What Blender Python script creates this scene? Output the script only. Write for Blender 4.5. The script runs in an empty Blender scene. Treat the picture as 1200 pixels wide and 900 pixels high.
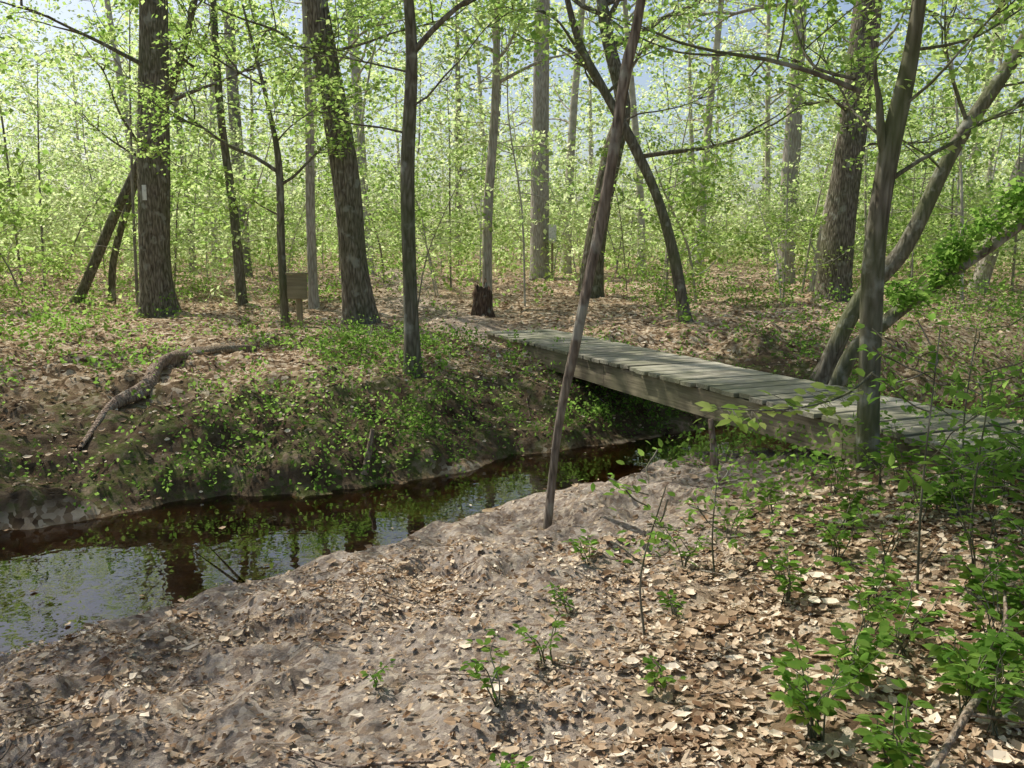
import bpy, math
import numpy as np
from math import radians
R = np.random.RandomState
scene = bpy.context.scene

# ------------------------------------------------------------------ noise
def vnoise(x, y, seed=0.0):
    xi = np.floor(x); yi = np.floor(y); xf = x-xi; yf = y-yi
    def h(a, b):
        v = np.sin(a*127.1+b*311.7+seed*74.7)*43758.5453
        return v-np.floor(v)
    u = xf*xf*(3-2*xf); v = yf*yf*(3-2*yf)
    return (h(xi, yi)*(1-u)+h(xi+1, yi)*u)*(1-v)+(h(xi, yi+1)*(1-u)+h(xi+1, yi+1)*u)*v
def fbm(x, y, o=4, seed=0.0):
    s = 0; a = .5; f = 1.
    for i in range(o):
        s = s+a*(vnoise(x*f, y*f, seed+i*3.1)-.5); a *= .5; f *= 2.03
    return s
def sm(t):
    t = np.clip(t, 0, 1); return t*t*(3-2*t)

# ------------------------------------------------------------------ terrain
WATER_Z = -0.70
CL = np.array([(-40,-8,1.3),(-14,1,1.3),(-8,4,1.35),(-3.7,5.75,1.42),(-2.5,6.65,1.2),(-1.5,7.15,.85),(-.65,8.0,.64),(.5,9.0,.72),
               (1.85,9.9,.62),(3.4,10.6,.85),(5,11.3,.75),(6.9,12.3,.85),(12,15,.9),(30,20,1.),(80,34,1.)], float)
BA = np.array([-.45, 14.1]); BD = np.array([.385, -.923]); BN = np.array([.923, .385]); BL = 12.0; BW = 1.19; DECK = .30
def stream(x, y):
    best = np.full(x.shape, 1e9); sg = np.zeros(x.shape); w = np.zeros(x.shape)
    for i in range(len(CL)-1):
        a = CL[i]; b = CL[i+1]; dx, dy = b[0]-a[0], b[1]-a[1]; L2 = dx*dx+dy*dy
        t = np.clip(((x-a[0])*dx+(y-a[1])*dy)/L2, 0, 1)
        px = a[0]+t*dx; py = a[1]+t*dy
        d = np.hypot(x-px, y-py)
        s = np.sign(dx*(y-py)-dy*(x-px))
        m = d < best
        best = np.where(m, d, best); sg = np.where(m, s, sg); w = np.where(m, a[2]+(b[2]-a[2])*t, w)
    return best-w, sg, w
def H(x, y):
    x = np.asarray(x, float); y = np.asarray(y, float)
    e, sg, w = stream(x, y)
    e = e+.60*fbm(x*1.1, y*1.1, 3, 5.)+.26*fbm(x*4, y*4, 2, 6.)
    width = 2.5+1.5*sm((x+1.2)/1.5)*(1-sm((x-3.2)/1.2))-.6*sm((x-3.5)/1.5)
    width = width*(1+.5*fbm(x*.9, y*.9, 2, 8.))
    t = np.clip(e/width, 0, 1)
    far = WATER_Z+.12*sm(e/.2)*sm(.5+4*fbm(x*1.5, y*1.5, 2, 7.))+.92*(1-(1-t)**1.75)
    far = far+.02*np.clip(y-15, 0, 60)
    near = WATER_Z+.07*sm(e/.2)+.27*sm(e/1.6)+.36*sm((e-.8)/4.5)+.28*sm((x-.9)/2.2)*sm((e-1.2)/2.)
    z = np.where(sg > 0, far, near)
    bed = WATER_Z-.02-.22*sm(-e/.9)+.12*fbm(x*1.2, y*1.2, 2, 19.)*sm(-e/.5)
    z = np.where(e < 0, bed, z)
    z = z+.16*fbm(x*.35, y*.35, 3, 1.)*sm((e-.3)/2.)
    dist = np.hypot(x, y-4)
    z = z+.9*fbm(x*.03, y*.03, 2, 9.)*sm((dist-18)/25)
    mud = (sg < 0)*sm(e/.3)*(1-sm((e-2.6-2.*sm((.6-x)/1.5))/1.5))
    wx = x+.25*fbm(x*2, y*2, 3, 3.); wy = y+.25*fbm(x*2, y*2, 3, 4.)
    lump = 1-np.abs(2*vnoise(wx*2.4, wy*2.4, 11.)-1)
    lump2 = 1-np.abs(2*vnoise(wx*5.3, wy*5.3, 12.)-1)
    strip = (sg < 0)*sm(e/.4)*(1-sm((e-1.6)/1.4))
    z = z+mud*(.05*(lump-.5)+.10*fbm(x*4.5, y*4.5, 3, 14.)+.035*fbm(x*14, y*14, 2, 15.))+strip*(.10*(lump-.5)+.06*(lump2-.5))
    bank = (sg > 0)*sm(e/.2)*(1-sm((e-3)/1.))
    z = z+bank*(.30*fbm(x*2.0, y*2.0, 4, 17.)+.05*fbm(x*12, y*12, 3, 18.))
    z = z+.05*fbm(x*4, y*4, 4, 21.)*sm(e/.3)+.02*fbm(x*14, y*14, 2, 23.)*sm(e/.2)
    rx = x-BA[0]-BN[0]*BW/2; ry = y-BA[1]-BN[1]*BW/2
    s = np.clip(rx*BD[0]+ry*BD[1], -.3, BL); dl = np.hypot(rx-s*BD[0], ry-s*BD[1])
    cap = .17+.04*fbm(x*3, y*3, 3, 28.)+.35*np.clip(dl-1.1, 0, 9)
    return np.where(e > 0, np.minimum(z, cap), z)
def Hs(x, y): return float(H(np.array([x]), np.array([y]))[0])

# ------------------------------------------------------------------ mesh buffer
class Buf:
    def __init__(s): s.v = []; s.f = []; s.n = 0
    def add(s, V, F, mat=0):
        V = np.asarray(V, float).reshape(-1, 3); F = np.asarray(F, int)
        s.v.append(V); s.f.append((F+s.n, mat)); s.n += len(V)
    def compact(s):
        g = {}
        for f, m in s.f: g.setdefault((f.shape[1], m), []).append(f)
        s.v = [np.concatenate(s.v)]; s.f = [(np.concatenate(a), k[1]) for k, a in g.items()]; return s
    def stamp(s, o, x, y, z, rot, sc, remap):
        c, q = math.cos(rot)*sc, math.sin(rot)*sc; V = o.v[0]
        W = np.stack([V[:, 0]*c-V[:, 1]*q+x, V[:, 0]*q+V[:, 1]*c+y, V[:, 2]*sc+z], -1)
        s.v.append(W)
        for f, m in o.f: s.f.append((f+s.n, remap[m]))
        s.n += len(W)
    def mesh(s, name, mats, smooth=True):
        me = bpy.data.meshes.new(name)
        V = np.concatenate(s.v)
        loops = np.concatenate([f.ravel() for f, m in s.f])
        tot = np.concatenate([np.full(len(f), f.shape[1]) for f, m in s.f])
        mi = np.concatenate([np.full(len(f), m) for f, m in s.f])
        st = np.concatenate([[0], np.cumsum(tot)[:-1]])
        me.vertices.add(len(V)); me.vertices.foreach_set('co', V.ravel())
        me.loops.add(len(loops)); me.loops.foreach_set('vertex_index', loops.astype(np.int32))
        me.polygons.add(len(tot)); me.polygons.foreach_set('loop_start', st.astype(np.int32))
        me.polygons.foreach_set('loop_total', tot.astype(np.int32))
        me.polygons.foreach_set('material_index', mi.astype(np.int32))
        me.polygons.foreach_set('use_smooth', np.full(len(tot), smooth))
        me.update(calc_edges=True)
        for m in mats: me.materials.append(m)
        return me
def obj(name, me, loc=(0, 0, 0), parent=None, rot=(0, 0, 0), scale=(1, 1, 1)):
    o = bpy.data.objects.new(name, me); scene.collection.objects.link(o)
    o.location = loc; o.rotation_euler = rot; o.scale = scale
    if parent: o.parent = parent
    return o
def nrm(a): return a/np.maximum(np.linalg.norm(a, axis=-1, keepdims=True), 1e-9)

def smooth_path(P, rad, sub):
    P = np.asarray(P, float); rad = np.asarray(rad, float); n = len(P)
    Q = np.vstack([2*P[0]-P[1], P, 2*P[-1]-P[-2]]); out = []; ro = []
    for i in range(n-1):
        p0, p1, p2, p3 = Q[i:i+4]
        for k in range(sub):
            t = k/sub
            out.append(.5*((2*p1)+(-p0+p2)*t+(2*p0-5*p1+4*p2-p3)*t*t+(-p0+3*p1-3*p2+p3)*t**3))
            ro.append(rad[i]*(1-t)+rad[i+1]*t)
    out.append(P[-1]); ro.append(rad[-1])
    return np.array(out), np.array(ro)
def tube(buf, P, rad, sides=8, sub=4, mat=0, wob=.06, rng=None, flare=0.):
    P, r = smooth_path(P, rad, sub); n = len(P)
    T = nrm(np.gradient(P, axis=0)); m = nrm(T.mean(0))
    ref = np.eye(3)[np.argmin(np.abs(m))]
    A = nrm(np.cross(T, ref)); B = np.cross(T, A)
    th = np.linspace(0, 2*np.pi, sides, endpoint=False)
    ph = rng.rand(3)*6 if rng is not None else np.zeros(3)
    rr = r[:, None]*(1+wob*np.sin(2*th+ph[0]+np.arange(n)[:, None]*.5)+wob*.7*np.sin(3*th+ph[1]-np.arange(n)[:, None]*.37))
    if flare > 0:
        hgt = np.linalg.norm(P-P[0], axis=1)
        rr = rr*(1+flare*np.exp(-hgt/.28)[:, None]*(1+.45*np.sin(5*th+ph[2])))
    V = P[:, None]+rr[..., None]*(np.cos(th)[:, None]*A[:, None]+np.sin(th)[:, None]*B[:, None])
    i = np.arange(n-1)[:, None]*sides; j = np.arange(sides); j2 = (j+1) % sides
    F = np.stack([i+j, i+j2, i+sides+j2, i+sides+j], -1).reshape(-1, 4)
    buf.add(V, F, mat)
    if sides > 6: buf.add(V[-1], [list(range(sides))], mat)

L4 = (np.array([(0,0,0),(.42,-.33,.07),(1,0,-.05),(.42,.33,.07)]), [np.array([[0,1,2],[0,2,3]])])
LQ = (np.array([(0,0,0),(.42,-.35,.05),(1,0,-.03),(.42,.35,.05)]), [np.array([[0,1,2,3]])])
L8 = (np.array([(0,0,0),(.28,-.25,.05),(.65,-.24,.03),(1,0,-.10),(.65,.24,.03),(.28,.25,.05),(.28,0,0),(.65,0,-.02)]),
      [np.array([[0,1,6],[2,3,7],[3,4,7],[5,0,6]]), np.array([[1,2,7,6],[4,5,6,7]])])
LC = (np.array([(0,0,.12),(.25,-.27,.16),(.65,-.25,.12),(1,0,.16),(.68,.22,.02),(.28,.26,.10),(.28,0,0),(.65,0,-.02)]),
      [np.array([[0,1,6],[2,3,7],[3,4,7],[5,0,6]]), np.array([[1,2,7,6],[4,5,6,7]])])
LD = (np.array([(0,0,.0),(.22,-.22,.02),(.6,-.31,.20),(1,.05,.05),(.7,.27,.22),(.3,.2,.03),(.28,0,0.03),(.65,0,.03)]),
      LC[1])
def leaves(buf, pos, d, n, size, tpl, mat=1):
    pos = np.asarray(pos); N = len(pos)
    if N == 0: return
    x = nrm(d); z = nrm(n-(n*x).sum(-1, keepdims=True)*x); y = np.cross(z, x)
    T, Fs = tpl; s = np.broadcast_to(size, (N,))[:, None, None]
    V = pos[:, None]+s*(T[None, :, 0:1]*x[:, None]+T[None, :, 1:2]*y[:, None]+T[None, :, 2:3]*z[:, None])
    K = len(T); base = (np.arange(N)*K)[:, None, None]
    off = buf.n; buf.v.append(V.reshape(-1, 3)); buf.n += N*K
    for F in Fs: buf.f.append(((base+F[None]).reshape(-1, F.shape[1])+off, mat))
def sprays(buf, C, k, rad, size, rng, tpl=L4, mat=1, tilt=.4, thick=.05):
    C = np.asarray(C); M = len(C)
    if M == 0: return
    ns = nrm(np.array([0, 0, 1.])+tilt*rng.randn(M, 3))
    e1 = nrm(np.cross(ns, rng.randn(M, 3))); e2 = np.cross(ns, e1)
    a = rng.rand(M, k)*2*np.pi; q = np.sqrt(rng.rand(M, k))*rad*(.6+.8*rng.rand(M, 1))
    u = (q*np.cos(a))[..., None]; v = (q*np.sin(a)*.55)[..., None]
    P = C[:, None]+u*e1[:, None]+v*e2[:, None]+thick*rng.randn(M, k, 1)*ns[:, None]
    P[..., 2] -= .25*q*q/max(rad, .1)
    D = e1[:, None]*(.6+np.cos(a)[..., None])+e2[:, None]*np.sin(a)[..., None]+.45*rng.randn(M, k, 3)
    Nn = ns[:, None]+.38*rng.randn(M, k, 3)
    leaves(buf, P.reshape(-1, 3), D.reshape(-1, 3), Nn.reshape(-1, 3), size*(.6+.7*rng.rand(M*k)), tpl, mat)

def limb(buf, p0, d, L, r, rng, C, depth=1, up=.15, nsub=4, sides=6, spr=3, wig=.16):
    n = 5; P = [np.array(p0, float)]; d = nrm(np.array(d, float)); s = L/n
    for i in range(n):
        d = nrm(d+wig*rng.randn(3)+np.array([0, 0, up*.25]))
        P.append(P[-1]+d*s)
    P = np.array(P); rad = np.linspace(r, max(r*.25, .004), n+1)
    tube(buf, P, rad, sides=sides, sub=2, rng=rng)
    if depth > 0:
        for k in range(nsub):
            t = rng.uniform(.3, 1.)*n; i = min(int(t), n-1); q = P[i]+(P[i+1]-P[i])*(t-i)
            dd = nrm(P[i+1]-P[i]); sd = nrm(dd+1.0*nrm(rng.randn(3)*np.array([1, 1, .45])))
            limb(buf, q, sd, L*rng.uniform(.35, .6), r*.45, rng, C, depth-1, up, max(nsub-1, 2), max(sides-1, 4), spr, wig)
    for k in range(spr):
        t = rng.uniform(.45, 1.)*n; i = min(int(t), n-1)
        C.append(P[i]+(P[i+1]-P[i])*(t-i)+.08*rng.randn(3)*L*.5)
    C.append(P[-1])

# ------------------------------------------------------------------ materials
def mat(name):
    m = bpy.data.materials.new(name); m.use_nodes = True; nt = m.node_tree
    nt.nodes.clear(); out = nt.nodes.new('ShaderNodeOutputMaterial')
    return m, nt, out
def N(nt, t, **kw):
    n = nt.nodes.new(t)
    for k, v in kw.items():
        if k in n.inputs: n.inputs[k].default_value = v
        else: setattr(n, k, v)
    return n
def ramp(nt, stops, fac=None, interp='LINEAR'):
    r = nt.nodes.new('ShaderNodeValToRGB'); cr = r.color_ramp; cr.interpolation = interp
    while len(cr.elements) < len(stops): cr.elements.new(.5)
    for e, (p, c) in zip(cr.elements, stops): e.position = p; e.color = (*c, 1)
    if fac is not None: nt.links.new(fac, r.inputs['Fac'])
    return r
def leafmat(name, cols, tcols, trans=.55):
    m, nt, out = mat(name); L = nt.links
    g = N(nt, 'ShaderNodeNewGeometry')
    r1 = ramp(nt, cols, g.outputs['Random Per Island']); r2 = ramp(nt, tcols, g.outputs['Random Per Island'])
    d = N(nt, 'ShaderNodeBsdfDiffuse'); t = N(nt, 'ShaderNodeBsdfTranslucent')
    L.new(r1.outputs[0], d.inputs['Color']); L.new(r2.outputs[0], t.inputs['Color'])
    mx = N(nt, 'ShaderNodeMixShader', Fac=trans); L.new(d.outputs[0], mx.inputs[1]); L.new(t.outputs[0], mx.inputs[2])
    L.new(mx.outputs[0], out.inputs[0]); return m
m_leaf = leafmat('spring_leaf', [(0, (.09, .16, .035)), (.5, (.17, .26, .06)), (1, (.28, .36, .12))],
                 [(0, (.28, .48, .09)), (.5, (.48, .68, .18)), (1, (.70, .84, .32))], .6)
m_leaf_haze = leafmat('spring_leaf_hazed', [(0, (.24, .34, .12)), (1, (.46, .53, .26))],
                     [(0, (.50, .72, .24)), (.5, (.74, .88, .40)), (1, (.90, .96, .60))], .62)  # distance haze painted into the leaf colours, lighter than the near leaves
m_plant = leafmat('herb_leaf', [(0, (.05, .12, .02)), (1, (.14, .24, .05))], [(0, (.22, .44, .07)), (1, (.44, .66, .15))], .5)
m_litter = leafmat('dry_leaf', [(0, (.16, .095, .055)), (.2, (.29, .195, .12)), (.5, (.46, .345, .235)), (.8, (.63, .51, .37)), (1, (.82, .73, .59))],
                   [(0, (.12, .06, .02)), (1, (.4, .28, .14))], .1)

def barkmat(name, c0, c1, c2, scale=1., bump=.6, moss=0.):
    m, nt, out = mat(name); L = nt.links
    tc = N(nt, 'ShaderNodeTexCoord'); mp = N(nt, 'ShaderNodeMapping'); mp.inputs['Scale'].default_value = (14*scale, 14*scale, 2.6*scale)
    L.new(tc.outputs['Object'], mp.inputs[0])
    n0 = N(nt, 'ShaderNodeTexNoise', Scale=.6, Detail=2.); L.new(mp.outputs[0], n0.inputs['Vector'])
    vo = N(nt, 'ShaderNodeTexVoronoi', Scale=1.6); vo.feature = 'DISTANCE_TO_EDGE'
    ad = N(nt, 'ShaderNodeVectorMath', operation='ADD'); L.new(mp.outputs[0], ad.inputs[0]); L.new(n0.outputs['Color'], ad.inputs[1]); L.new(ad.outputs[0], vo.inputs['Vector'])
    n1 = N(nt, 'ShaderNodeTexNoise', Scale=2.2, Detail=5.); L.new(mp.outputs[0], n1.inputs['Vector'])
    mu = N(nt, 'ShaderNodeMath', operation='MULTIPLY_ADD'); mu.inputs[1].default_value = 1.1; L.new(vo.outputs['Distance'], mu.inputs[0]); L.new(n1.outputs['Fac'], mu.inputs[2])
    sb = N(nt, 'ShaderNodeMath', operation='SUBTRACT'); sb.inputs[1].default_value = .18; L.new(mu.outputs[0], sb.inputs[0])
    r = ramp(nt, [(.15, c0), (.45, c1), (.8, c2)], sb.outputs[0])
    n2 = N(nt, 'ShaderNodeTexNoise', Scale=1.1, Detail=4.); L.new(tc.outputs['Object'], n2.inputs['Vector'])
    rp = ramp(nt, [(.42, (0, 0, 0)), (.62, (1, 1, 1))], n2.outputs['Fac'])
    mx = N(nt, 'ShaderNodeMixRGB'); mx.inputs['Color2'].default_value = (.10, .13, .05, 1)
    mm = N(nt, 'ShaderNodeMath', operation='MULTIPLY'); mm.inputs[1].default_value = moss; L.new(rp.outputs[0], mm.inputs[0]); L.new(mm.outputs[0], mx.inputs['Fac'])
    L.new(r.outputs[0], mx.inputs['Color1'])
    n3 = N(nt, 'ShaderNodeTexNoise', Scale=5., Detail=4.); L.new(tc.outputs['Object'], n3.inputs['Vector'])
    rl = ramp(nt, [(.58, (0, 0, 0)), (.68, (.55, .55, .55))], n3.outputs['Fac'])
    mx3 = N(nt, 'ShaderNodeMixRGB'); mx3.inputs['Color2'].default_value = (.36, .37, .32, 1); L.new(rl.outputs[0], mx3.inputs['Fac']); L.new(mx.outputs[0], mx3.inputs['Color1'])
    b = N(nt, 'ShaderNodeBump', Strength=bump, Distance=.03); L.new(mu.outputs[0], b.inputs['Height'])
    p = N(nt, 'ShaderNodeBsdfDiffuse'); L.new(mx3.outputs[0], p.inputs['Color']); L.new(b.outputs[0], p.inputs['Normal'])
    L.new(p.outputs[0], out.inputs[0]); return m
m_bark = barkmat('bark_furrowed', (.05, .042, .032), (.16, .14, .11), (.30, .27, .22), 1., .8, .3)
m_bark_s = barkmat('bark_smooth', (.07, .06, .045), (.15, .135, .105), (.25, .23, .19), .8, .4, .5)
m_bark_red = barkmat('bark_brown', (.07, .055, .045), (.17, .14, .115), (.28, .24, .20), 1.2, .5, .1)
m_bark_pale = barkmat('bark_pale', (.22, .19, .155), (.40, .36, .31), (.55, .51, .45), .8, .4, .2)
m_dead = barkmat('dead_wood', (.08, .06, .045), (.24, .18, .14), (.40, .33, .27), 1.3, .8, .15)
def simplebark(name, a, c):
    m, nt, out = mat(name); tc = N(nt, 'ShaderNodeTexCoord'); n = N(nt, 'ShaderNodeTexNoise', Scale=4., Detail=3.)
    nt.links.new(tc.outputs['Object'], n.inputs['Vector']); r = ramp(nt, [(.3, a), (.7, c)], n.outputs['Fac'])
    p = N(nt, 'ShaderNodeBsdfDiffuse'); nt.links.new(r.outputs[0], p.inputs['Color']); nt.links.new(p.outputs[0], out.inputs[0]); return m
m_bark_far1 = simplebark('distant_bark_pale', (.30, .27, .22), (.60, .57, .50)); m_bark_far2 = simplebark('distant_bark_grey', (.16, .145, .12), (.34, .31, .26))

def groundmat():
    m, nt, out = mat('forest_floor'); L = nt.links
    g = N(nt, 'ShaderNodeNewGeometry'); at = N(nt, 'ShaderNodeAttribute'); at.attribute_name = 'mask'
    sp = N(nt, 'ShaderNodeSeparateColor'); L.new(at.outputs['Color'], sp.inputs[0])
    pos = g.outputs['Position']
    nz = N(nt, 'ShaderNodeTexNoise', Scale=6., Detail=2.); L.new(pos, nz.inputs['Vector'])
    sc = N(nt, 'ShaderNodeVectorMath', operation='SCALE'); sc.inputs['Scale'].default_value = .12; L.new(nz.outputs['Color'], sc.inputs[0])
    ad = N(nt, 'ShaderNodeVectorMath', operation='ADD'); L.new(pos, ad.inputs[0]); L.new(sc.outputs[0], ad.inputs[1])
    vo = N(nt, 'ShaderNodeTexVoronoi', Scale=18.); L.new(ad.outputs[0], vo.inputs['Vector'])
    bw = N(nt, 'ShaderNodeSeparateColor'); L.new(vo.outputs['Color'], bw.inputs[0])
    lit = ramp(nt, [(0, (.10, .065, .04)), (.3, (.26, .18, .11)), (.6, (.44, .325, .215)), (.85, (.60, .48, .345)), (1, (.72, .62, .48))], bw.outputs[0])
    n2 = N(nt, 'ShaderNodeTexNoise', Scale=9., Detail=7., Roughness=.74); L.new(pos, n2.inputs['Vector'])
    mud = ramp(nt, [(.3, (.12, .093, .073)), (.45, (.29, .237, .195)), (.58, (.49, .42, .355)), (.72, (.70, .625, .54))], n2.outputs['Fac'])
    vo2 = N(nt, 'ShaderNodeTexVoronoi', Scale=34.); L.new(ad.outputs[0], vo2.inputs['Vector'])
    b2 = N(nt, 'ShaderNodeSeparateColor'); L.new(vo2.outputs['Color'], b2.inputs[0])
    bits = ramp(nt, [(.55, (0, 0, 0)), (.60, (.8, .8, .8))], b2.outputs[1])
    bcol = ramp(nt, [(0, (.17, .115, .08)), (.5, (.45, .35, .255)), (1, (.72, .63, .51))], b2.outputs[0])
    mxb = N(nt, 'ShaderNodeMixRGB'); L.new(bits.outputs[0], mxb.inputs['Fac']); L.new(mud.outputs[0], mxb.inputs['Color1']); L.new(bcol.outputs[0], mxb.inputs['Color2'])
    mx = N(nt, 'ShaderNodeMixRGB'); L.new(sp.outputs[0], mx.inputs['Fac']); L.new(lit.outputs[0], mx.inputs['Color1']); L.new(mxb.outputs[0], mx.inputs['Color2'])
    n3 = N(nt, 'ShaderNodeTexNoise', Scale=2.2, Detail=5.); L.new(pos, n3.inputs['Vector'])
    bed = ramp(nt, [(.35, (.13, .085, .045)), (.5, (.34, .24, .14)), (.66, (.60, .48, .33))], n3.outputs['Fac'])
    mx2 = N(nt, 'ShaderNodeMixRGB'); L.new(sp.outputs[1], mx2.inputs['Fac']); L.new(mx.outputs[0], mx2.inputs['Color1']); L.new(bed.outputs[0], mx2.inputs['Color2'])
    n4 = N(nt, 'ShaderNodeTexNoise', Scale=3.5, Detail=6., Roughness=.65); L.new(pos, n4.inputs['Vector'])
    soil = ramp(nt, [(.35, (.035, .025, .017)), (.48, (.12, .09, .06)), (.56, (.07, .10, .025)), (.66, (.27, .205, .15)), (.8, (.44, .36, .27))], n4.outputs['Fac'])
    mx3 = N(nt, 'ShaderNodeMixRGB'); L.new(sp.outputs[2], mx3.inputs['Fac']); L.new(mx2.outputs[0], mx3.inputs['Color1']); L.new(soil.outputs[0], mx3.inputs['Color2'])
    n5 = N(nt, 'ShaderNodeTexNoise', Scale=24., Detail=6., Roughness=.78); L.new(pos, n5.inputs['Vector'])
    b = N(nt, 'ShaderNodeBump', Strength=1., Distance=.045); L.new(n5.outputs['Fac'], b.inputs['Height'])
    p = N(nt, 'ShaderNodeBsdfDiffuse'); L.new(mx3.outputs[0], p.inputs['Color']); L.new(b.outputs[0], p.inputs['Normal'])
    L.new(p.outputs[0], out.inputs[0]); return m
m_ground = groundmat()

def watermat():
    m, nt, out = mat('creek_water'); L = nt.links
    g = N(nt, 'ShaderNodeNewGeometry')
    n = N(nt, 'ShaderNodeTexNoise', Scale=5., Detail=2.); L.new(g.outputs['Position'], n.inputs['Vector'])
    b = N(nt, 'ShaderNodeBump', Strength=.10, Distance=.03); L.new(n.outputs['Fac'], b.inputs['Height'])
    t = N(nt, 'ShaderNodeBsdfTransparent'); t.inputs['Color'].default_value = (.60, .43, .26, 1)
    gl = N(nt, 'ShaderNodeBsdfGlossy', Roughness=.015); gl.inputs['Color'].default_value = (1, 1, 1, 1); L.new(b.outputs[0], gl.inputs['Normal'])
    fr = N(nt, 'ShaderNodeFresnel', IOR=1.7); L.new(b.outputs[0], fr.inputs['Normal'])
    mx = N(nt, 'ShaderNodeMixShader'); L.new(fr.outputs[0], mx.inputs[0]); L.new(t.outputs[0], mx.inputs[1]); L.new(gl.outputs[0], mx.inputs[2])
    L.new(mx.outputs[0], out.inputs[0]); return m
m_water = watermat()

def woodmat(name, c0, c1, c2, alg=.6):
    m, nt, out = mat(name); L = nt.links
    tc = N(nt, 'ShaderNodeTexCoord'); oi = N(nt, 'ShaderNodeObjectInfo')
    mp = N(nt, 'ShaderNodeMapping'); mp.inputs['Scale'].default_value = (2.2, 45, 45); L.new(tc.outputs['Object'], mp.inputs[0])
    cb = N(nt, 'ShaderNodeCombineXYZ'); sc = N(nt, 'ShaderNodeMath', operation='MULTIPLY'); sc.inputs[1].default_value = 37.
    L.new(oi.outputs['Random'], sc.inputs[0]); L.new(sc.outputs[0], cb.inputs[0]); L.new(cb.outputs[0], mp.inputs['Location'])
    n = N(nt, 'ShaderNodeTexNoise', Scale=1., Detail=6.); L.new(mp.outputs[0], n.inputs['Vector'])
    n2 = N(nt, 'ShaderNodeTexNoise', Scale=3., Detail=5.); L.new(tc.outputs['Object'], n2.inputs['Vector'])
    a = N(nt, 'ShaderNodeMath', operation='ADD'); L.new(n.outputs['Fac'], a.inputs[0]); L.new(n2.outputs['Fac'], a.inputs[1])
    a2 = N(nt, 'ShaderNodeMath', operation='MULTIPLY_ADD'); a2.inputs[1].default_value = .28; L.new(oi.outputs['Random'], a2.inputs[0]); L.new(a.outputs[0], a2.inputs[2])
    hf = N(nt, 'ShaderNodeMath', operation='MULTIPLY'); hf.inputs[1].default_value = .5; L.new(a2.outputs[0], hf.inputs[0])
    r = ramp(nt, [(.40, c0), (.56, c1), (.70, c2)], hf.outputs[0])
    g = N(nt, 'ShaderNodeNewGeometry'); n4 = N(nt, 'ShaderNodeTexNoise', Scale=1.6, Detail=5.); L.new(g.outputs['Position'], n4.inputs['Vector'])
    rm = ramp(nt, [(.40, (0, 0, 0)), (.60, (alg, alg, alg))], n4.outputs['Fac'])
    mg = N(nt, 'ShaderNodeMixRGB'); mg.inputs['Color2'].default_value = (.14, .15, .07, 1); L.new(rm.outputs[0], mg.inputs['Fac']); L.new(r.outputs[0], mg.inputs['Color1'])
    b = N(nt, 'ShaderNodeBump', Strength=.6, Distance=.008); L.new(n.outputs['Fac'], b.inputs['Height'])
    p = N(nt, 'ShaderNodeBsdfPrincipled', Roughness=.85); L.new(mg.outputs[0], p.inputs['Base Color']); L.new(b.outputs[0], p.inputs['Normal'])
    L.new(p.outputs[0], out.inputs[0]); return m
m_plank = woodmat('weathered_plank', (.10, .09, .066), (.27, .25, .19), (.46, .43, .34), .6)
m_beam = woodmat('treated_beam', (.06, .048, .03), (.17, .138, .09), (.30, .25, .165), .5)
m_signw = woodmat('sign_wood', (.16, .13, .08), (.25, .21, .13), (.33, .28, .18), .3)
def paint(name, c):
    m, nt, out = mat(name); p = N(nt, 'ShaderNodeBsdfPrincipled', Roughness=.7)
    tc = N(nt, 'ShaderNodeTexCoord'); n = N(nt, 'ShaderNodeTexNoise', Scale=18., Detail=5.); nt.links.new(tc.outputs['Object'], n.inputs['Vector'])
    r = ramp(nt, [(.3, tuple(x*.65 for x in c)), (.55, c)], n.outputs['Fac']); nt.links.new(r.outputs[0], p.inputs['Base Color'])
    nt.links.new(p.outputs[0], out.inputs[0]); return m
m_white = paint('white_paint', (.72, .73, .70))

# ------------------------------------------------------------------ ground
def axis(lo, hi, s, far, g=1.04):
    a = list(np.arange(lo, hi, s)); st = s; x = hi; up = []
    while x < far: up.append(x); st *= g; x += st
    st = s; x = lo-s; dn = []
    while x > -far: dn.append(x); st *= g; x -= st
    return np.array(dn[::-1]+a+up)
ax = axis(-5.2, 5.2, .032, 320); ay = axis(2., 11.2, .032, 320)
X, Y = np.meshgrid(ax, ay); Z = H(X, Y)
b = Buf(); nx, ny = len(ax), len(ay)
i = np.arange(ny-1)[:, None]*nx; j = np.arange(nx-1)
b.add(np.stack([X, Y, Z], -1), np.stack([i+j, i+j+1, i+nx+j+1, i+nx+j], -1).reshape(-1, 4))
me = b.mesh('forest_floor', [m_ground])
def mudmask(x, y, e, sg):
    th = 1.9+2.8*sm((1.0-x)/1.6)
    return (sg < 0)*(1-sm((e-th+1.4*fbm(x*.8, y*.8, 3, 31.))/1.4))
e, sg, w = stream(X, Y)
mudm = mudmask(X, Y, e, sg)
trail_d = np.abs((X-(-.2)+.25*(Y-14)+.6*np.sin((Y-14)*.25)))
trail = (Y > 13.5)*np.exp(-(trail_d/.8)**2)*.9
mudm = np.clip(mudm+trail, 0, 1)
bedm = sm((WATER_Z+.03-Z)/.03)*(e < .8)
soilm = (sg > 0)*sm((e+.1)/.15)*(1-sm((e-1.1+.8*fbm(X, Y, 3, 71.))/1.5))*.9*(1-.5*sm((X-4)/1.5))
col = np.stack([mudm, bedm, soilm, np.ones_like(Z)], -1).reshape(-1, 4)
ca = me.color_attributes.new('mask', 'FLOAT_COLOR', 'POINT'); ca.data.foreach_set('color', col.ravel())
obj('ground', me)

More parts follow.
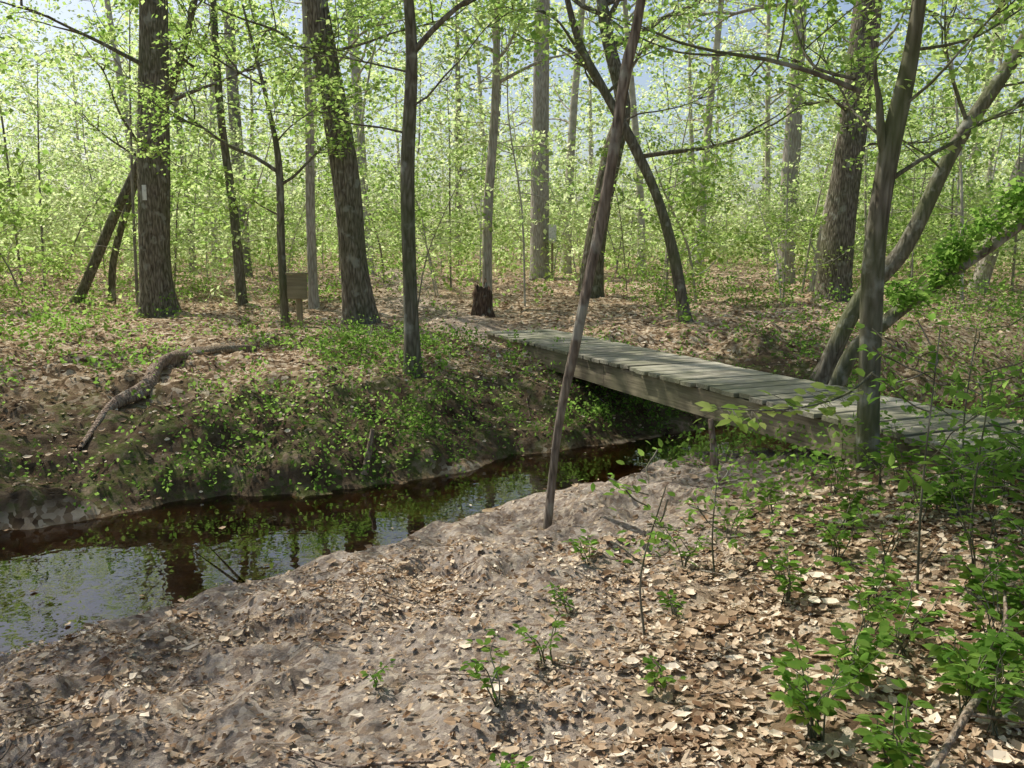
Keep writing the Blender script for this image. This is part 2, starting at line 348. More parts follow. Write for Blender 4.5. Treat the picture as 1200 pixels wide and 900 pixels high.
# ------------------------------------------------------------------ water
b = Buf()
P, r_ = smooth_path(np.c_[CL[:, :2], np.zeros(len(CL))], CL[:, 2], 8)
T = nrm(np.gradient(P, axis=0)); Nn = np.c_[-T[:, 1], T[:, 0], T[:, 2]*0]
V = np.stack([P-Nn*(r_[:, None]+.55), P, P+Nn*(r_[:, None]+.55)], 1); V[..., 2] = WATER_Z
n = len(P); i = np.arange(n-1)[:, None]*3; j = np.arange(2)
b.add(V, np.stack([i+j+1, i+j, i+j+3, i+j+4], -1).reshape(-1, 4))
me = b.mesh('creek_water', [m_water])
if me.polygons[0].normal.z < 0: me.flip_normals()
obj('creek_water', me)
b = Buf(); rg = R(91); n = 500; x = rg.uniform(-6, 6, n); y = rg.uniform(4, 12, n); e_, s_, _ = stream(x, y)
k = (e_ < -.05)&(rg.rand(n) < .2+.8*(e_ > -.35)); x, y = x[k], y[k]; n = len(x); a = rg.rand(n)*6.28
leaves(b, np.c_[x, y, np.full(n, WATER_Z+.006)], np.c_[np.cos(a), np.sin(a), 0*a], np.tile([0, 0, 1.], (n, 1))+.05*rg.randn(n, 3), .055*(.5+rg.rand(n)), LC, 0)
obj('floating_leaves', b.mesh('floating_leaves', [m_litter]))

# ------------------------------------------------------------------ leaf litter
b = Buf()
def scatter(n, x0, x1, y0, y1, size, tpl, tilt, seed, lift=.006, sparse=.30):
    rg = R(seed); x = rg.uniform(x0, x1, n); y = rg.uniform(y0, y1, n)
    e, sg, w = stream(x, y); mk = mudmask(x, y, e, sg)
    dens = np.where(sg < 0, 1-(1-sparse)*mk, .5+.5*sm((e-.6)/1.5))*(e > .1)*sm(e/.5)
    dens = dens*(.30+.70*sm((fbm(x*1.6, y*1.6, 3, 41.)+.08)*5))
    k = rg.rand(n) < dens; x, y = x[k], y[k]; n = len(x)
    z = H(x, y)+lift+rg.rand(n)*.012; ep = .03
    k = z > WATER_Z+.03; x, y, z = x[k], y[k], z[k]; n = len(x)
    gx = (H(x+ep, y)-H(x-ep, y))/(2*ep); gy = (H(x, y+ep)-H(x, y-ep))/(2*ep)
    nn = np.c_[-gx, -gy, np.ones(n)]+tilt*rg.randn(n, 3); a = rg.rand(n)*6.283
    leaves(b, np.c_[x, y, z], np.c_[np.cos(a), np.sin(a), .08*rg.randn(n)], nn, size*(.45+.85*rg.rand(n)**1.3), tpl, 0)
scatter(9000, -3.5, 4, 1.2, 5.5, .075, LC, .22, 1, sparse=.18); scatter(12000, -3.5, 4, 1.2, 5.5, .055, LD, .28, 2, sparse=.32)
scatter(46000, -3.5, 4, 1.2, 5.5, .032, LD, .4, 22, sparse=.8)
scatter(13000, -8, 7, 4.5, 13, .075, LC, .3, 3, sparse=.12); scatter(22000, -8, 7, 4.5, 13, .05, LD, .35, 4, sparse=.35)
scatter(24000, -16, 17, 12, 30, .10, LD, .4, 5)
obj('leaf_litter', b.mesh('leaf_litter', [m_litter], smooth=False))
b = Buf(); rg = R(8)
for k in range(360):
    x = rg.uniform(-5, 5); y = rg.uniform(1.5, 13)
    e_, s_, _ = stream(np.array([x]), np.array([y]))
    if e_[0] < .7: continue
    a = rg.rand()*6.28; L = rg.uniform(.08, .40)*(1 if rg.rand() < .88 else 2); q = []
    for t in (-.5, 0, .5):
        xx = x+math.cos(a)*L*t+.02*rg.randn(); yy = y+math.sin(a)*L*t+.02*rg.randn(); q.append((xx, yy, Hs(xx, yy)+.015+.015*rg.rand()))
    tube(b, q, [.005, .004, .002], 5, 2, 0, rng=rg)
obj('fallen_twigs', b.mesh('fallen_twigs', [m_dead]))

# ------------------------------------------------------------------ bridge
def box(name, L, W, Hh, mtl, parent, loc, rot, bev=.004, rg=None):
    bb = Buf(); s = bev; hx, hy, hz = L/2, W/2, Hh/2
    prof = [(-hy+s, -hz), (hy-s, -hz), (hy, -hz+s), (hy, hz-s), (hy-s, hz), (-hy+s, hz), (-hy, hz-s), (-hy, -hz+s)]
    nseg = 6; V = []
    for q in range(nseg+1):
        xx = -hx+L*q/nseg; jt = (rg.randn()*.002 if rg is not None else 0)
        V += [(xx, a+jt, c) for a, c in prof]
    F = [(q*8+k, q*8+(k+1) % 8, q*8+8+(k+1) % 8, q*8+8+k) for q in range(nseg) for k in range(8)]
    bb.add(V, F); bb.add([V[k] for k in range(8)], [list(range(8))[::-1]]); bb.add(V[-8:], [list(range(8))])
    return obj(name, bb.mesh(name, [mtl], smooth=False), loc, parent, rot)
br = bpy.data.objects.new('wooden_footbridge', None); scene.collection.objects.link(br)
ang = math.atan2(BD[1], BD[0]); angN = math.atan2(BN[1], BN[0]); rg = R(5)
pitch = .222; k = 0; s = .1
while s < BL:
    c = BA+BD*s+BN*(BW/2+rg.randn()*.014)
    box('plank_%d' % (k+1), BW+rg.randn()*.02, pitch-.030+rg.randn()*.005, .042, m_plank, br,
        (c[0], c[1], DECK-.021+rg.randn()*.004), (rg.randn()*.016, rg.randn()*.004, angN+rg.randn()*.012), rg=rg)
    s += pitch; k += 1
for q, off in enumerate((.08, BW/2, BW-.08)):
    for h in range(3):
        c = BA+BD*(BL/6+h*BL/3)+BN*off
        box('stringer_%d' % (q*3+h+1), BL/3-.006, .075, .28, m_beam, br, (c[0], c[1], DECK-.046-.14-.006*(h % 2)), (0, 0, ang))
for q in range(2):
    c = BA+BD*(.25+q*(BL-.6))+BN*BW/2
    box('sill_%d' % (q+1), BW+.3, .16, .14, m_beam, br, (c[0], c[1], DECK-.34-.07), (0, 0, angN))

# ------------------------------------------------------------------ named trees
def tree(name, pts, rad, bark, crown=None, limbs=(), seed=0, sides=14, flare=.35, leaf=.072, k=17, srad=.38, tpl=L4, lm=None, ck=18):
    b = Buf(); rg = R(seed); C = []
    pts = [list(p) for p in pts]
    pts[0][2] = Hs(pts[0][0], pts[0][1])-.06
    tube(b, pts, rad, sides, 6, 0, .05, rg, flare)
    for (p0, d, L, r, nsub, spr) in limbs:
        limb(b, p0, d, L, r, rg, C, 1, .1, nsub, 7, spr)
    sprays(b, C, k, srad, leaf, rg, tpl)
    if crown:
        C2 = []; z0, z1, nl, LL = crown; P = np.array(pts)
        for q in range(nl):
            z = rg.uniform(z0, z1); x = np.interp(z, P[:, 2], P[:, 0]); y = np.interp(z, P[:, 2], P[:, 1])
            a = rg.rand()*6.28; r = np.interp(z, P[:, 2], rad)*.5
            limb(b, (x, y, z), (math.cos(a), math.sin(a), rg.uniform(.1, .7)), LL*rg.uniform(.6, 1.1), r, rg, C2, 1, .3, 3, 5, 2)
        sprays(b, C2, ck, .6, .15, rg, LQ)
    return obj(name, b.mesh(name, [bark, lm or m_leaf]))

tree('oak_tree', [(-7.4,17.9,.3),(-7.42,17.9,1.5),(-7.3,17.9,3.5),(-7.1,17.9,6.5),(-6.9,17.7,10),(-6.6,17.5,14)], [.35,.32,.30,.28,.2,.06], m_bark,
     (9,13.5,6,3.4), [((-7.25,17.8,4.4),(1,-.5,.35),2.4,.05,5,4), ((-7.3,17.8,3.4),(-.8,-.6,.3),1.6,.03,4,3), ((-7.2,17.8,5.2),(-.9,-.6,.2),2.4,.05,4,3)], 11, 20, .4)
tree('oak_tree', [(-2.65,15,.3),(-2.75,15,1.4),(-2.86,15,3.0),(-3.27,15,5.75),(-3.6,14.7,9.5),(-3.8,14.5,13)], [.27,.245,.225,.2,.15,.05], m_bark,
     (8,12.5,6,3.4), [((-3.15,15,4.9),(1,-.5,.1),2.2,.03,5,4), ((-3.1,15,4.7),(-1,-.6,.2),2.4,.03,5,4)], 12, 20, .35)
tree('maple_tree', [(-1.23,10.5,.2),(-1.25,10.5,1.2),(-1.25,10.5,2.57),(-1.18,10.5,4.04),(-1.3,10.4,5.5),(-1.5,10.2,8)], [.10,.09,.082,.072,.05,.02], m_bark_s,
     (5.5,8,7,2.6), [((-1.18,10.5,3.9),(.7,-.1,1),1.8,.04,4,3), ((-1.22,10.5,3.0),(-1,-.3,.35),1.7,.015,4,3), ((-1.24,10.5,3.3),(1,-.5,.2),1.6,.015,4,3),
                     ((-1.2,10.5,3.7),(-.8,.2,.3),1.9,.015,5,4)], 13, 12, .3, ck=26)
tree('hornbeam_tree', [(-3.88,14.6,.3),(-3.9,14.6,1.6),(-3.88,14.6,3.0),(-4.0,14.5,4.0),(-4.3,14.4,5.5)], [.075,.068,.06,.035,.015], m_bark_s, None,
     [((-3.88,14.6,2.9),(-1,-.1,.55),2.4,.035,6,5), ((-3.88,14.6,2.7),(1,-.2,.6),1.5,.03,5,3), ((-3.9,14.6,2.2),(-.7,-.6,.4),1.8,.015,5,4),
      ((-3.9,14.6,3.4),(.6,-.6,.4),1.7,.015,5,4), ((-4.1,14.5,4.3),(-.8,-.4,.4),2.0,.02,6,5), ((-4.1,14.5,4.3),(.8,.2,.4),2.0,.02,6,5)], 14, 10, .3, leaf=.08, k=20)
tree('arching_tree', [(3.25,15.9,.3),(2.98,15.9,1.52),(2.64,15.9,2.6),(2.16,15.9,3.57),(1.6,15.9,4.53),(1.13,15.8,5.4),(.7,15.6,7)], [.115,.10,.09,.09,.08,.06,.03], m_bark_s,
     (5.5,7,5,2.4), [((2.3,15.9,3.3),(.9,-.1,.35),3.0,.045,5,4), ((1.7,15.9,4.4),(.7,-.2,.7),2.2,.03,5,4), ((1.3,15.9,5.0),(-1,-.3,.3),2.0,.03,5,4),
                     ((2.0,15.9,3.9),(.6,-.8,.2),1.8,.02,5,4)], 15, 12, .25)
tree('dark_tree', [(2.0,22,.4),(2.15,22,2),(2.5,22,4),(2.75,22,5.2),(2.3,22,7),(1.8,22,10)], [.3,.27,.24,.2,.15,.05], m_bark,
     (6,9.5,7,3.3), [((2.7,22,4.8),(-.6,-.2,.8),2.5,.1,4,3)], 16, 14, .3)
tree('leaning_sapling', [(.25,6.0,-.2),(.335,6.0,.39),(.43,5.99,.9),(.52,6.,1.36),(.61,6.01,1.8),(.69,6.0,2.29),(.77,6.0,2.85),(.86,6.0,3.3),(1.05,5.9,5.0)],
     [.028,.032,.034,.038,.038,.040,.038,.032,.02], m_bark_red, (3.9,5,6,1.8), [], 17, 10, .1, ck=22)
tree('hornbeam_tree', [(2.64,6.15,.1),(2.60,6.15,.8),(2.58,6.15,1.6),(2.64,6.15,2.3),(2.73,6.15,2.88),(2.78,6.15,3.4),(2.9,6.1,5.2)], [.085,.076,.074,.074,.055,.05,.02], m_bark_s,
     (4,5.2,9,2.6), [((2.63,6.15,2.25),(-.45,-.05,.85),.7,.04,0,0), ((2.4,6.12,2.72),(-.85,-.1,.45),1.7,.02,5,4), ((2.62,6.15,2.1),(.9,.1,.55),1.4,.018,5,4),
      ((2.68,6.15,2.6),(.5,-.6,.6),1.3,.012,4,4), ((2.35,6.1,2.8),(-.6,.6,.3),1.6,.012,6,5), ((2.75,6.15,3.0),(.9,.4,.2),1.5,.012,6,4), ((2.6,6.15,2.4),(-.3,.9,.3),1.4,.012,6,4)], 18, 12, .25, leaf=.060, k=16, srad=.28, ck=24)
tree('oak_tree', [(7.85,21,.4),(7.95,21,2.5),(8.15,21,5),(8.3,21,7.6),(8.4,20.6,11),(8.4,20.4,15)], [.4,.36,.34,.3,.2,.06], m_bark,
     (8,14,8,4.0), [((8.1,21,4.8),(-.9,-.5,.3),2.6,.05,5,4), ((8.1,21,4.0),(.9,-.6,.3),2.4,.04,5,4)], 19, 18, .3)
tree('leaning_tree', [(4.45,12.3,.1),(4.9,12.1,.9),(5.45,12,1.67),(6.05,12,3.05),(6.86,12,4.4),(7.8,12,6.5)], [.13,.12,.11,.10,.085,.05], m_bark_s,
     (5,6.5,4,2.2), [((6.2,12,3.3),(-.5,-.4,.9),1.9,.03,5,4), ((6.5,12,3.8),(.8,-.4,.2),1.6,.02,5,4), ((5.9,12,2.7),(-.8,-.5,.5),1.8,.015,5,4)], 20, 12, .2)
tree('ivy_covered_stem', [(3.35,9.3,.0),(3.6,9.1,.45),(3.9,9,.85),(4.47,9,1.31),(5.3,9,1.92),(6.2,9,2.7)], [.085,.08,.075,.065,.06,.04], m_bark_s, None,
     [((4.0+.15*q,9.0,.95+.115*q),(.2*(-1)**q,-.3,.5),.4,.008,2,4) for q in range(12)], 21, 10, .2, leaf=.075, k=12, srad=.2, lm=m_plant)
tree('leaning_tree', [(-10.2,20,.4),(-9.9,20,.9),(-9.2,20,2.3),(-8.45,20,3.7),(-7.55,20,5.5),(-6.8,19.8,7.5)], [.13,.12,.11,.10,.09,.05], m_bark,
     None, [((-8.4,20,3.8),(-.3,-.2,1),2.,.04,4,3), ((-7.6,20,5.4),(.5,-.4,.6),2.,.04,4,3)], 22, 10, .2)
tree('leaning_tree', [(-9.6,20.5,.4),(-9.45,20.5,1.5),(-8.9,20.5,3.),(-8.5,20.5,3.9),(-8.2,20.4,5.4)], [.09,.08,.08,.07,.05], m_bark,
     None, [((-8.4,20.4,4.6),(.4,-.4,.6),1.6,.03,4,3)], 23, 10, .2)
tree('pine_tree', [(.95,30,.5),(.97,30,4),(1.0,30,9.5),(1.0,30,15)], [.33,.3,.27,.1], m_bark_pale, (9,15,8,3.5), [], 24, 12, .2)
tree('pine_tree', [(8.9,28,.5),(8.9,28,4),(8.95,28,8),(9,28,14)], [.3,.27,.22,.1], m_bark_pale, (8,14,8,3.5), [], 25, 12, .2)
tree('sweetgum_tree', [(8.5,24,.5),(8.7,24,2.5),(9.15,24,5),(9.7,24,9)], [.17,.15,.13,.05], m_bark_pale, (6,9,6,2.6), [], 26, 10, .2)
tree('sweetgum_tree', [(13.0,24,.5),(13.6,24,2.7),(14.3,24,5.),(15.2,24,8)], [.22,.2,.17,.08], m_bark_pale, (6,8,6,2.6), [], 27, 10, .2)
tree('sweetgum_tree', [(-.55,19,.5),(-.52,19,2.5),(-.35,19,5),(-.3,19,9)], [.12,.10,.09,.04], m_bark_pale, (5,9,7,2.4), [], 28, 10, .2)
tree('sweetgum_tree', [(-6.3,20,.5),(-6.4,20,2.5),(-6.6,20,5),(-6.6,20,9)], [.12,.10,.09,.04], m_bark_s, (4.5,9,7,2.4), [], 29, 10, .2)
tree('sweetgum_tree', [(-4.4,19,.5),(-4.4,19,2.5),(-4.35,19,5),(-4.4,19,9)], [.12,.10,.09,.04], m_bark_pale, (4.5,9,7,2.4), [], 30, 10, .2)

# broken stump on the far side
b = Buf(); rg = R(31); sx, sy = -.6, 17.; sz = Hs(sx, sy)
th = np.linspace(0, 2*np.pi, 20, endpoint=False); rows = []
for h, r in ((-.05, .26), (.08, .21), (.25, .185), (.42, .175), (1, .15)):
    rr = r*(1+.12*np.sin(5*th+1)+.06*rg.randn(20)); hh = h if h < 1 else .45+.28*rg.rand(20)**1.3
    rows.append(np.stack([sx+rr*np.cos(th), sy+rr*np.sin(th), sz+hh+0*th], -1))
rr = .06*(1+.3*rg.randn(20)); rows.append(np.stack([sx+rr*np.cos(th), sy+rr*np.sin(th), sz+.25+.1*rg.rand(20)], -1))
i = np.arange(5)[:, None]*20; j = np.arange(20); b.add(np.array(rows), np.stack([i+j, i+(j+1) % 20, i+20+(j+1) % 20, i+20+j], -1).reshape(-1, 4))
obj('broken_stump', b.mesh('broken_stump', [barkmat('stump_wood', (.04, .027, .02), (.10, .068, .05), (.19, .14, .10), 1., .8, 0)]))

b = Buf(); rg = R(32)
lp = [(-4.15, 8.0), (-4.12, 8.6), (-4.02, 9.2), (-4.1, 9.8), (-4.05, 10.4), (-3.95, 11.1), (-3.6, 11.9)]
tube(b, [(x, y, Hs(x, y)+.02) for x, y in lp], [.02, .05, .075, .085, .08, .07, .04], 12, 5, 0, .2, rg)
obj('fallen_log', b.mesh('fallen_log', [m_dead]))
b = Buf(); z = Hs(1.72, 7.1); tube(b, [(1.74, 7.1, z-.05), (1.72, 7.1, z+.2), (1.68, 7.08, z+.46)], [.045, .035, .022], 8, 4, 0, .1, R(1)); obj('broken_sapling_stub', b.mesh('stub', [m_dead]))
b = Buf(); z = Hs(-1.4, 8.6); tube(b, [(-1.5, 8.4, z-.15), (-1.45, 8.5, z+.12), (-1.42, 8.52, z+.3)], [.04, .03, .022], 8, 4, 0, .1, R(2)); obj('broken_sapling_stub', b.mesh('stub', [m_dead]))
b = Buf(); q = [(1.25, 2.35), (1.5, 2.6), (1.75, 2.85), (2.0, 3.3)]
tube(b, [(x, y, Hs(x, y)+.06+.05*i_) for i_, (x, y) in enumerate(q)], [.010, .013, .011, .006], 7, 4, 0, .1, R(4))
tube(b, [(1.5, 2.6, Hs(1.5, 2.6)+.1), (1.75, 2.55, Hs(1.75, 2.55)+.06), (2., 2.4, Hs(2, 2.4)+.03)], [.008, .006, .003], 6, 4, 0, .1, R(5))
tube(b, [(-1.1, 2.55, Hs(-1.1, 2.55)+.03), (-.6, 2.75, Hs(-.6, 2.75)+.03), (-.2, 2.75, Hs(-.2, 2.75)+.02)], [.009, .008, .004], 6, 4, 0, .1, R(6))
obj('fallen_branch', b.mesh('fallen_branch', [m_dead]))

sg_ = bpy.data.objects.new('trail_sign', None); scene.collection.objects.link(sg_); z = Hs(-3.58, 14.4)
box('post', .95, .09, .09, m_signw, sg_, (-3.58, 14.4, z+.40), (0, radians(90), 0))
box('panel', .32, .10, .40, m_signw, sg_, (-3.58, 14.30, z+.70), (0, 0, radians(8)))
box('cap', .36, .14, .03, m_signw, sg_, (-3.58, 14.30, z+.92), (0, 0, radians(8)))
tb = bpy.data.objects.new('trail_marker_board', None); scene.collection.objects.link(tb)
box('board', .26, .03, .62, m_white, tb, (1.38, 29.5, 2.15), (0, 0, 0)); box('post', 1.9, .08, .08, m_signw, tb, (1.38, 29.6, 1.5), (0, radians(90), 0))
b = Buf(); th = np.linspace(-.14, .14, 6)
V = [(-7.37+.333*math.sin(t-.1), 17.9-.333*math.cos(t-.1), zz) for zz in (2.62, 2.77, 2.92) for t in th]
b.add(V, [(r_*6+c, r_*6+c+1, r_*6+7+c, r_*6+6+c) for r_ in range(2) for c in range(5)]); obj('trail_blaze', b.mesh('trail_blaze', [m_white]))

# ------------------------------------------------------------------ plants
def plant(b, x, y, h, ns, leaf, rg, spread=.5, per=7):
    z = Hs(x, y)
    for s in range(ns):
        a = rg.rand()*6.28; L = h*rg.uniform(.6, 1.1); sp = spread*rg.uniform(.3, 1)*h
        P = [np.array([x+.02*rg.randn(), y+.02*rg.randn(), z-.01])]
        for t in (.35, .7, 1.):
            P.append(np.array([x+math.cos(a)*sp*t**1.5+.02*rg.randn(), y+math.sin(a)*sp*t**1.5+.02*rg.randn(), z+L*(t-.12*t*t)]))
        tube(b, P, [.004, .003, .0025, .0012], 4, 3, 0)
        Q, _ = smooth_path(P, [1]*4, 6); m = per
        for q in range(m):
            t = int(len(Q)*(.3+.7*(q+1)/m))-1; c = Q[t]; aa = a+(-1)**q*rg.uniform(.6, 1.5)
            for w_ in range(2):
                ab = aa+rg.randn()*.5; dd = np.array([math.cos(ab), math.sin(ab), rg.uniform(-.15, .35)]); l = leaf*rg.uniform(.6, 1.2)
                nn = np.array([0, 0, 1.])+.35*rg.randn(3)
                leaves(b, [c+dd*.015], dd[None], nn[None], l, L8)
pl = [(1.05,2.75,.38,12,.06),(1.3,3.05,.36,10,.06),(1.2,2.45,.26,8,.055),(1.35,4.0,.36,8,.055),(1.75,4.4,.4,8,.055),(2.5,4.6,.45,8,.065),(2.9,5.0,.5,8,.065),
      (2.2,3.2,.5,9,.07),(.45,4.9,.28,3,.055),(-.07,3.1,.26,4,.045),(.15,3.5,.28,4,.04),(.6,3.15,.22,3,.045),(1.0,4.75,.35,4,.045),(-.33,2.45,.16,6,.045),
      (1.55,3.5,.35,7,.06),(2.0,4.9,.35,6,.06),(1.4,5.2,.3,4,.05),(2.2,5.6,.4,6,.06),(-.6,3.4,.12,3,.03),(.0,2.6,.14,3,.035),(2.7,3.9,.5,8,.07),(1.75,5.6,.3,4,.06),
      (1.9,3.2,.35,7,.06),(.8,4.0,.2,3,.04),(1.6,2.75,.3,7,.065),(.3,4.2,.2,3,.04),(3.1,4.3,.6,9,.07),(3.3,5.0,.55,8,.07),(2.45,3.7,.45,8,.065),(2.5,5.3,.5,7,.065)]
rg = R(99)
for k in range(26):
    y = rg.uniform(2.6, 5.6); x = rg.uniform(.42*y, .66*y); pl.append((x, y, rg.uniform(.2, .5), rg.randint(3, 8), rg.uniform(.045, .065)))
for q, (x, y, h, ns, lf) in enumerate(pl):
    b = Buf(); plant(b, x, y, h, ns, lf, R(100+q)); obj('understory_plant', b.mesh('understory_plant', [m_bark_s, m_plant]))
for q, (x, y, h, lf) in enumerate([(1.9,3.8,1.25,.065),(2.35,4.2,.9,.065),(3.3,4.6,1.2,.07),(.62,3.75,.75,.045),(2.9,5.3,1.0,.06),(1.15,4.6,.6,.045),(3.0,4.4,1.3,.07),(2.6,4.2,.7,.07)]):
    b = Buf(); rg = R(140+q); z = Hs(x, y); C = []
    P = [(x, y, z-.02), (x+.03*rg.randn(), y, z+h*.4), (x+.05*rg.randn(), y+.04*rg.randn(), z+h)]
    tube(b, P, [.007, .005, .003], 5, 4, 0)
    for k in range(9):
        t = rg.uniform(.3, 1); a = rg.rand()*6.28
        limb(b, (x, y, z+h*t), (math.cos(a), math.sin(a), .35), h*.28, .003, rg, C, 0, .1, 0, 4, 1)
    sprays(b, C, 5, .12, lf, rg, L8, tilt=.3, thick=.02); obj('sapling', b.mesh('sapling', [m_bark_s, m_plant]))
b = Buf(); rg = R(150); P = [(2.62, 6.1, .78), (2.3, 5.75, .68), (1.95, 5.4, .66), (1.6, 5.2, .66), (1.25, 5.05, .70)]
tube(b, P, [.012, .009, .007, .005, .003], 5, 4, 0); Q, _ = smooth_path(P, [1]*5, 8)
for k in range(72):
    t = rg.randint(6, len(Q)); c = Q[t]; s_ = (-1)**k; d = np.array([-.6, -.25, 0])*.7+s_*np.array([-.35, .6, 0])+.15*rg.randn(3)
    o_ = nrm(d)*rg.uniform(0, .2); tube(b, [c, c+o_*.6, c+o_], [.002, .002, .0015], 4, 1, 0)
    leaves(b, [c+o_+np.array([0, 0, -.01])], d[None], np.array([[0, -.6, 1.]])+.35*rg.randn(1, 3), rg.uniform(.07, .12), L8)
obj('leafy_branch', b.mesh('leafy_branch', [m_bark_s, m_leaf]))

b = Buf(); rg = R(160)
def under(n, x0, x1, y0, y1, hh, leaf, kk, dens, tpl=L4, rad=.16, m_=0):
    x = rg.uniform(x0, x1, n); y = rg.uniform(y0, y1, n); e, s_, _ = stream(x, y)
    h = H(x, y)
    m = (h > WATER_Z+.01)&(rg.rand(n) < dens(x, y, e, s_)); x, y, h = x[m], y[m], h[m]
    C = np.c_[x, y, h+.03+hh*rg.rand(len(x))**1.2]
    sprays(b, C, kk, rad, leaf, rg, tpl, m_, .7, hh*.25)
pat = lambda x, y, s: sm((fbm(x*.7, y*.7, 3, s)+.02)*7)
under(4200, -7, 3, 6.5, 14, .28, .05, 9, lambda x, y, e, s: (s > 0)*pat(x, y, 51.)*(1-.6*sm((e-3)/1.)))
under(2000, -2.6, 3.5, 8.0, 13, .22, .05, 9, lambda x, y, e, s: (s > 0)*(.3+.7*pat(x*1.5, y*1.5, 59.)))
under(5600, -7, 4, 6.0, 12, .16, .045, 8, lambda x, y, e, s: (s > 0)*(e < .8)*(.25+.75*pat(x, y, 57.)))
under(2400, 3.5, 12, 11, 18, .3, .06, 9, lambda x, y, e, s: (s > 0)*(e < 2.5)*.6)
under(2400, -16, -4, 9, 24, .40, .07, 9, lambda x, y, e, s: pat(x, y, 52.))
under(3000, 2.5, 16, 9.5, 24, .6, .07, 9, lambda x, y, e, s: pat(x, y, 53.))
under(5000, -24, 26, 18, 42, .7, .11, 8, lambda x, y, e, s: pat(x, y, 54.)*.8, LQ, .25, 1)
under(3800, -30, 32, 22, 44, 2.6, .13, 9, lambda x, y, e, s: pat(x*.6, y*.6, 58.), LQ, .4, 1)
under(900, 1.6, 6.5, 4.2, 9.0, .35, .05, 8, lambda x, y, e, s: (s < 0)*pat(x, y, 55.)*.9)
obj('undergrowth', b.mesh('undergrowth', [m_plant, m_leaf]))

# ------------------------------------------------------------------ forest masses
def canopy_buf(seed, nl=11, kk=15, size=.15, rad=.55, ns=3):
    b = Buf(); rg = R(seed); C = []; h = rg.uniform(14, 18); lx, ly = rg.randn(2)*.6
    P = [(0, 0, -.3), (lx*.1, ly*.1, 3), (lx*.4+.1*rg.randn(), ly*.4, 7), (lx*.7, ly*.7, 11), (lx, ly, h)]; rr = rg.uniform(.08, .26)
    rad_ = [rr*1.15, rr, rr*.85, rr*.6, .03]; tube(b, P, rad_, 10, 3, 0, .05, rg, .3); P = np.array(P)
    for q in range(nl):
        z = rg.uniform(6, h-.5); x = np.interp(z, P[:, 2], P[:, 0]); y = np.interp(z, P[:, 2], P[:, 1]); a = rg.rand()*6.28
        limb(b, (x, y, z), (math.cos(a), math.sin(a), rg.uniform(.1, .7)), rg.uniform(2, 3.8), .05, rg, C, 1, .2, ns, 4, 1)
    sprays(b, C, kk, rad, size, rg, LQ); return b.compact()
def under_buf(seed, size=.12):
    b = Buf(); rg = R(seed); C = []; h = rg.uniform(2.5, 8); lx, ly = rg.randn(2)*.9; tr = rg.uniform(.02, .05)
    P = [(0, 0, -.2), (lx*.2, ly*.2, h*.35), (lx*.5+.15*rg.randn(), ly*.5, h*.7), (lx, ly, h)]
    tube(b, P, [tr, tr*.8, tr*.6, .008], 6, 3, 0, .05, rg); P = np.array(P)
    for q in range(14):
        z = rg.uniform(.5, h); x = np.interp(z, P[:, 2], P[:, 0]); y = np.interp(z, P[:, 2], P[:, 1]); a = rg.rand()*6.28
        limb(b, (x, y, z), (math.cos(a), math.sin(a), rg.uniform(0, .5)), rg.uniform(.8, 2.0), .012, rg, C, 1, .1, 2, 4, 2)
    sprays(b, C, 11, .42, size, rg, LQ); return b.compact()
CB = [canopy_buf(200+i) for i in range(6)]; UB = [under_buf(220+i) for i in range(8)]
CD = [canopy_buf(240+i, 8, 60, .15, .7, 2) for i in range(4)]  # denser leaf clumps, shaped to cast broader patches of shade
MT = [m_bark_far1, m_bark_far2, m_leaf, m_leaf_haze]
rg = R(77); b = Buf()
def st(o, x, y, s, haze):
    b.stamp(o, x, y, Hs(x, y), rg.rand()*6.28, s, {0: 0 if rg.rand() < .6 else 1, 1: 3 if rg.rand() < haze else 2})
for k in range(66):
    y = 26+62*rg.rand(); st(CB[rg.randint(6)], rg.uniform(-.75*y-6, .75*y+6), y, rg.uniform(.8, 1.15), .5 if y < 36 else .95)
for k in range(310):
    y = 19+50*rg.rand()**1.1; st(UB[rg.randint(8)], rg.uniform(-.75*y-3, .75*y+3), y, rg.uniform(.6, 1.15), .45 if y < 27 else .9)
n = 34000; y = 34+62*rg.rand(n); x = rg.uniform(-1, 1, n)*(.78*y+6); z = 19*rg.rand(n)**1.25
keep = (fbm(x*.16+y*.1, z*.22+y*.21, 3, 61.)+.16*(1-z/12)) > -.04
x, y, z = x[keep], y[keep], z[keep]
C = np.c_[x, y, H(x, y)+.2+z]; h = len(C)//5
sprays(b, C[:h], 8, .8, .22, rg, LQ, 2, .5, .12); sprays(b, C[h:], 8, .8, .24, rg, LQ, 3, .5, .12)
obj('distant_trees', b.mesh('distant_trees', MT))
b = Buf(); pts = []
shade_trees = [(-10.3, 12.2), (-8.6, 6.9), (7.5, 7.5), (-3.5, -1.5)]  # unseen dense-crowned trees, added for the shade they cast
for (x, y) in shade_trees: pts.append((x, y)); st(CD[rg.randint(4)], x, y, rg.uniform(.75, .9), .0)
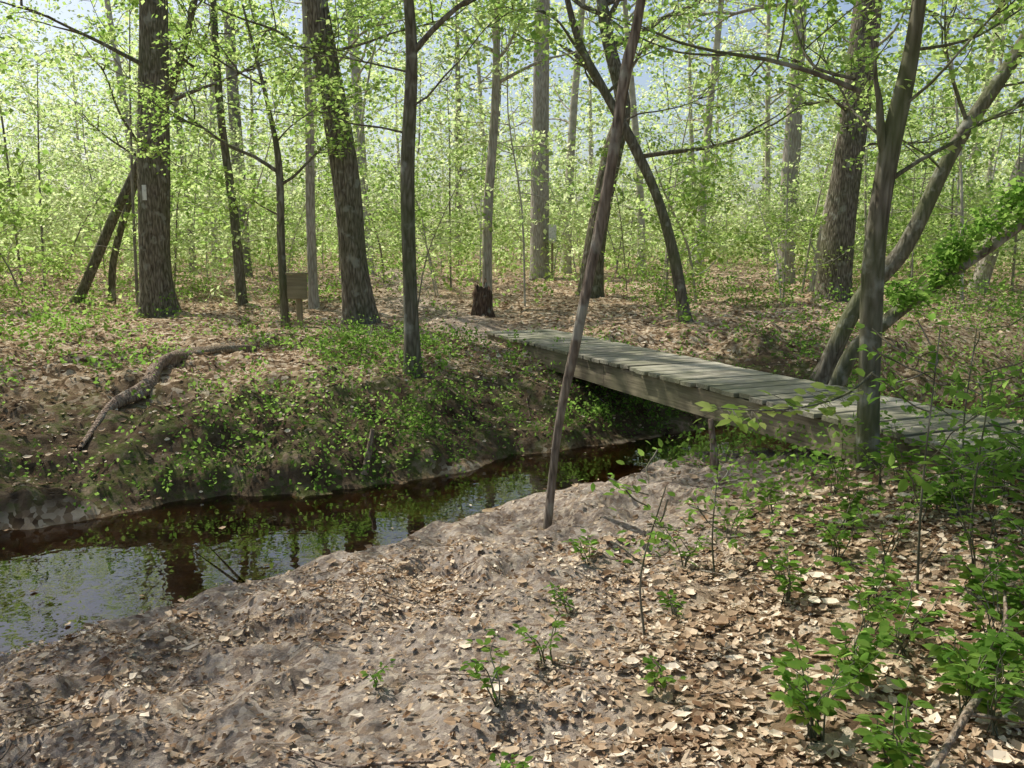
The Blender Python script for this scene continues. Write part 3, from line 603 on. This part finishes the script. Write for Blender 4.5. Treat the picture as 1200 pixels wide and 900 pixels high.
for k in range(400):
    x = rg.uniform(-24, 24); y = rg.uniform(-14, 20)
    if y > -1 and abs(x) < .68*y+3.1: continue
    if math.hypot(x, y) < 2.5: continue
    if stream(np.array([x]), np.array([y]))[0][0] < 1: continue
    if any(math.hypot(x-a, y-c) < 6.0 for a, c in pts): continue
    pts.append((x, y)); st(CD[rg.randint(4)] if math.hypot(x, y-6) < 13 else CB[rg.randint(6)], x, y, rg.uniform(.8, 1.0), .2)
for k in range(40):
    s_ = rg.choice([-1, 1]); y = rg.uniform(8, 20); x = s_*(.66*y+rg.uniform(.8, 9)); st(UB[rg.randint(8)], x, y, rg.uniform(.6, .9), .2)
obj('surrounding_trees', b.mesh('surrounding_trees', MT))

# ------------------------------------------------------------------ light, sky, camera
S = np.array([-.62, .50, 0]); az = math.atan2(S[0], S[1]); el = radians(53)
sun = bpy.data.lights.new('sun', 'SUN'); sun.energy = 5; sun.angle = radians(.5); sun.color = (1, .945, .84)
so = bpy.data.objects.new('sun', sun); scene.collection.objects.link(so)
from mathutils import Vector
sv = Vector((math.sin(az)*math.cos(el), math.cos(az)*math.cos(el), math.sin(el)))
so.rotation_euler = sv.to_track_quat('Z', 'Y').to_euler()
wd = bpy.data.worlds.new("World"); scene.world = wd; wd.use_nodes = True; nt = wd.node_tree
bg = nt.nodes['Background']; sk = nt.nodes.new('ShaderNodeTexSky'); sk.sky_type = 'NISHITA'; sk.sun_disc = False
sk.sun_elevation = el; sk.sun_rotation = az % (2*math.pi); sk.air_density = 1.0; sk.dust_density = 3.
nt.links.new(sk.outputs[0], bg.inputs[0]); bg.inputs[1].default_value = .15
cam = bpy.data.cameras.new('camera'); cam.sensor_width = 36; cam.lens = 36*1000/1200; cam.clip_end = 1000; cam.clip_start = .05
co = bpy.data.objects.new('camera', cam); scene.collection.objects.link(co); co.location = (0, 0, 1.65); co.rotation_euler = (radians(81), 0, 0)
scene.camera = co
scene.view_settings.view_transform = 'Standard'; scene.view_settings.look = 'None'; scene.view_settings.exposure = 0
print('VERTS', sum(len(m.vertices) for m in bpy.data.meshes))
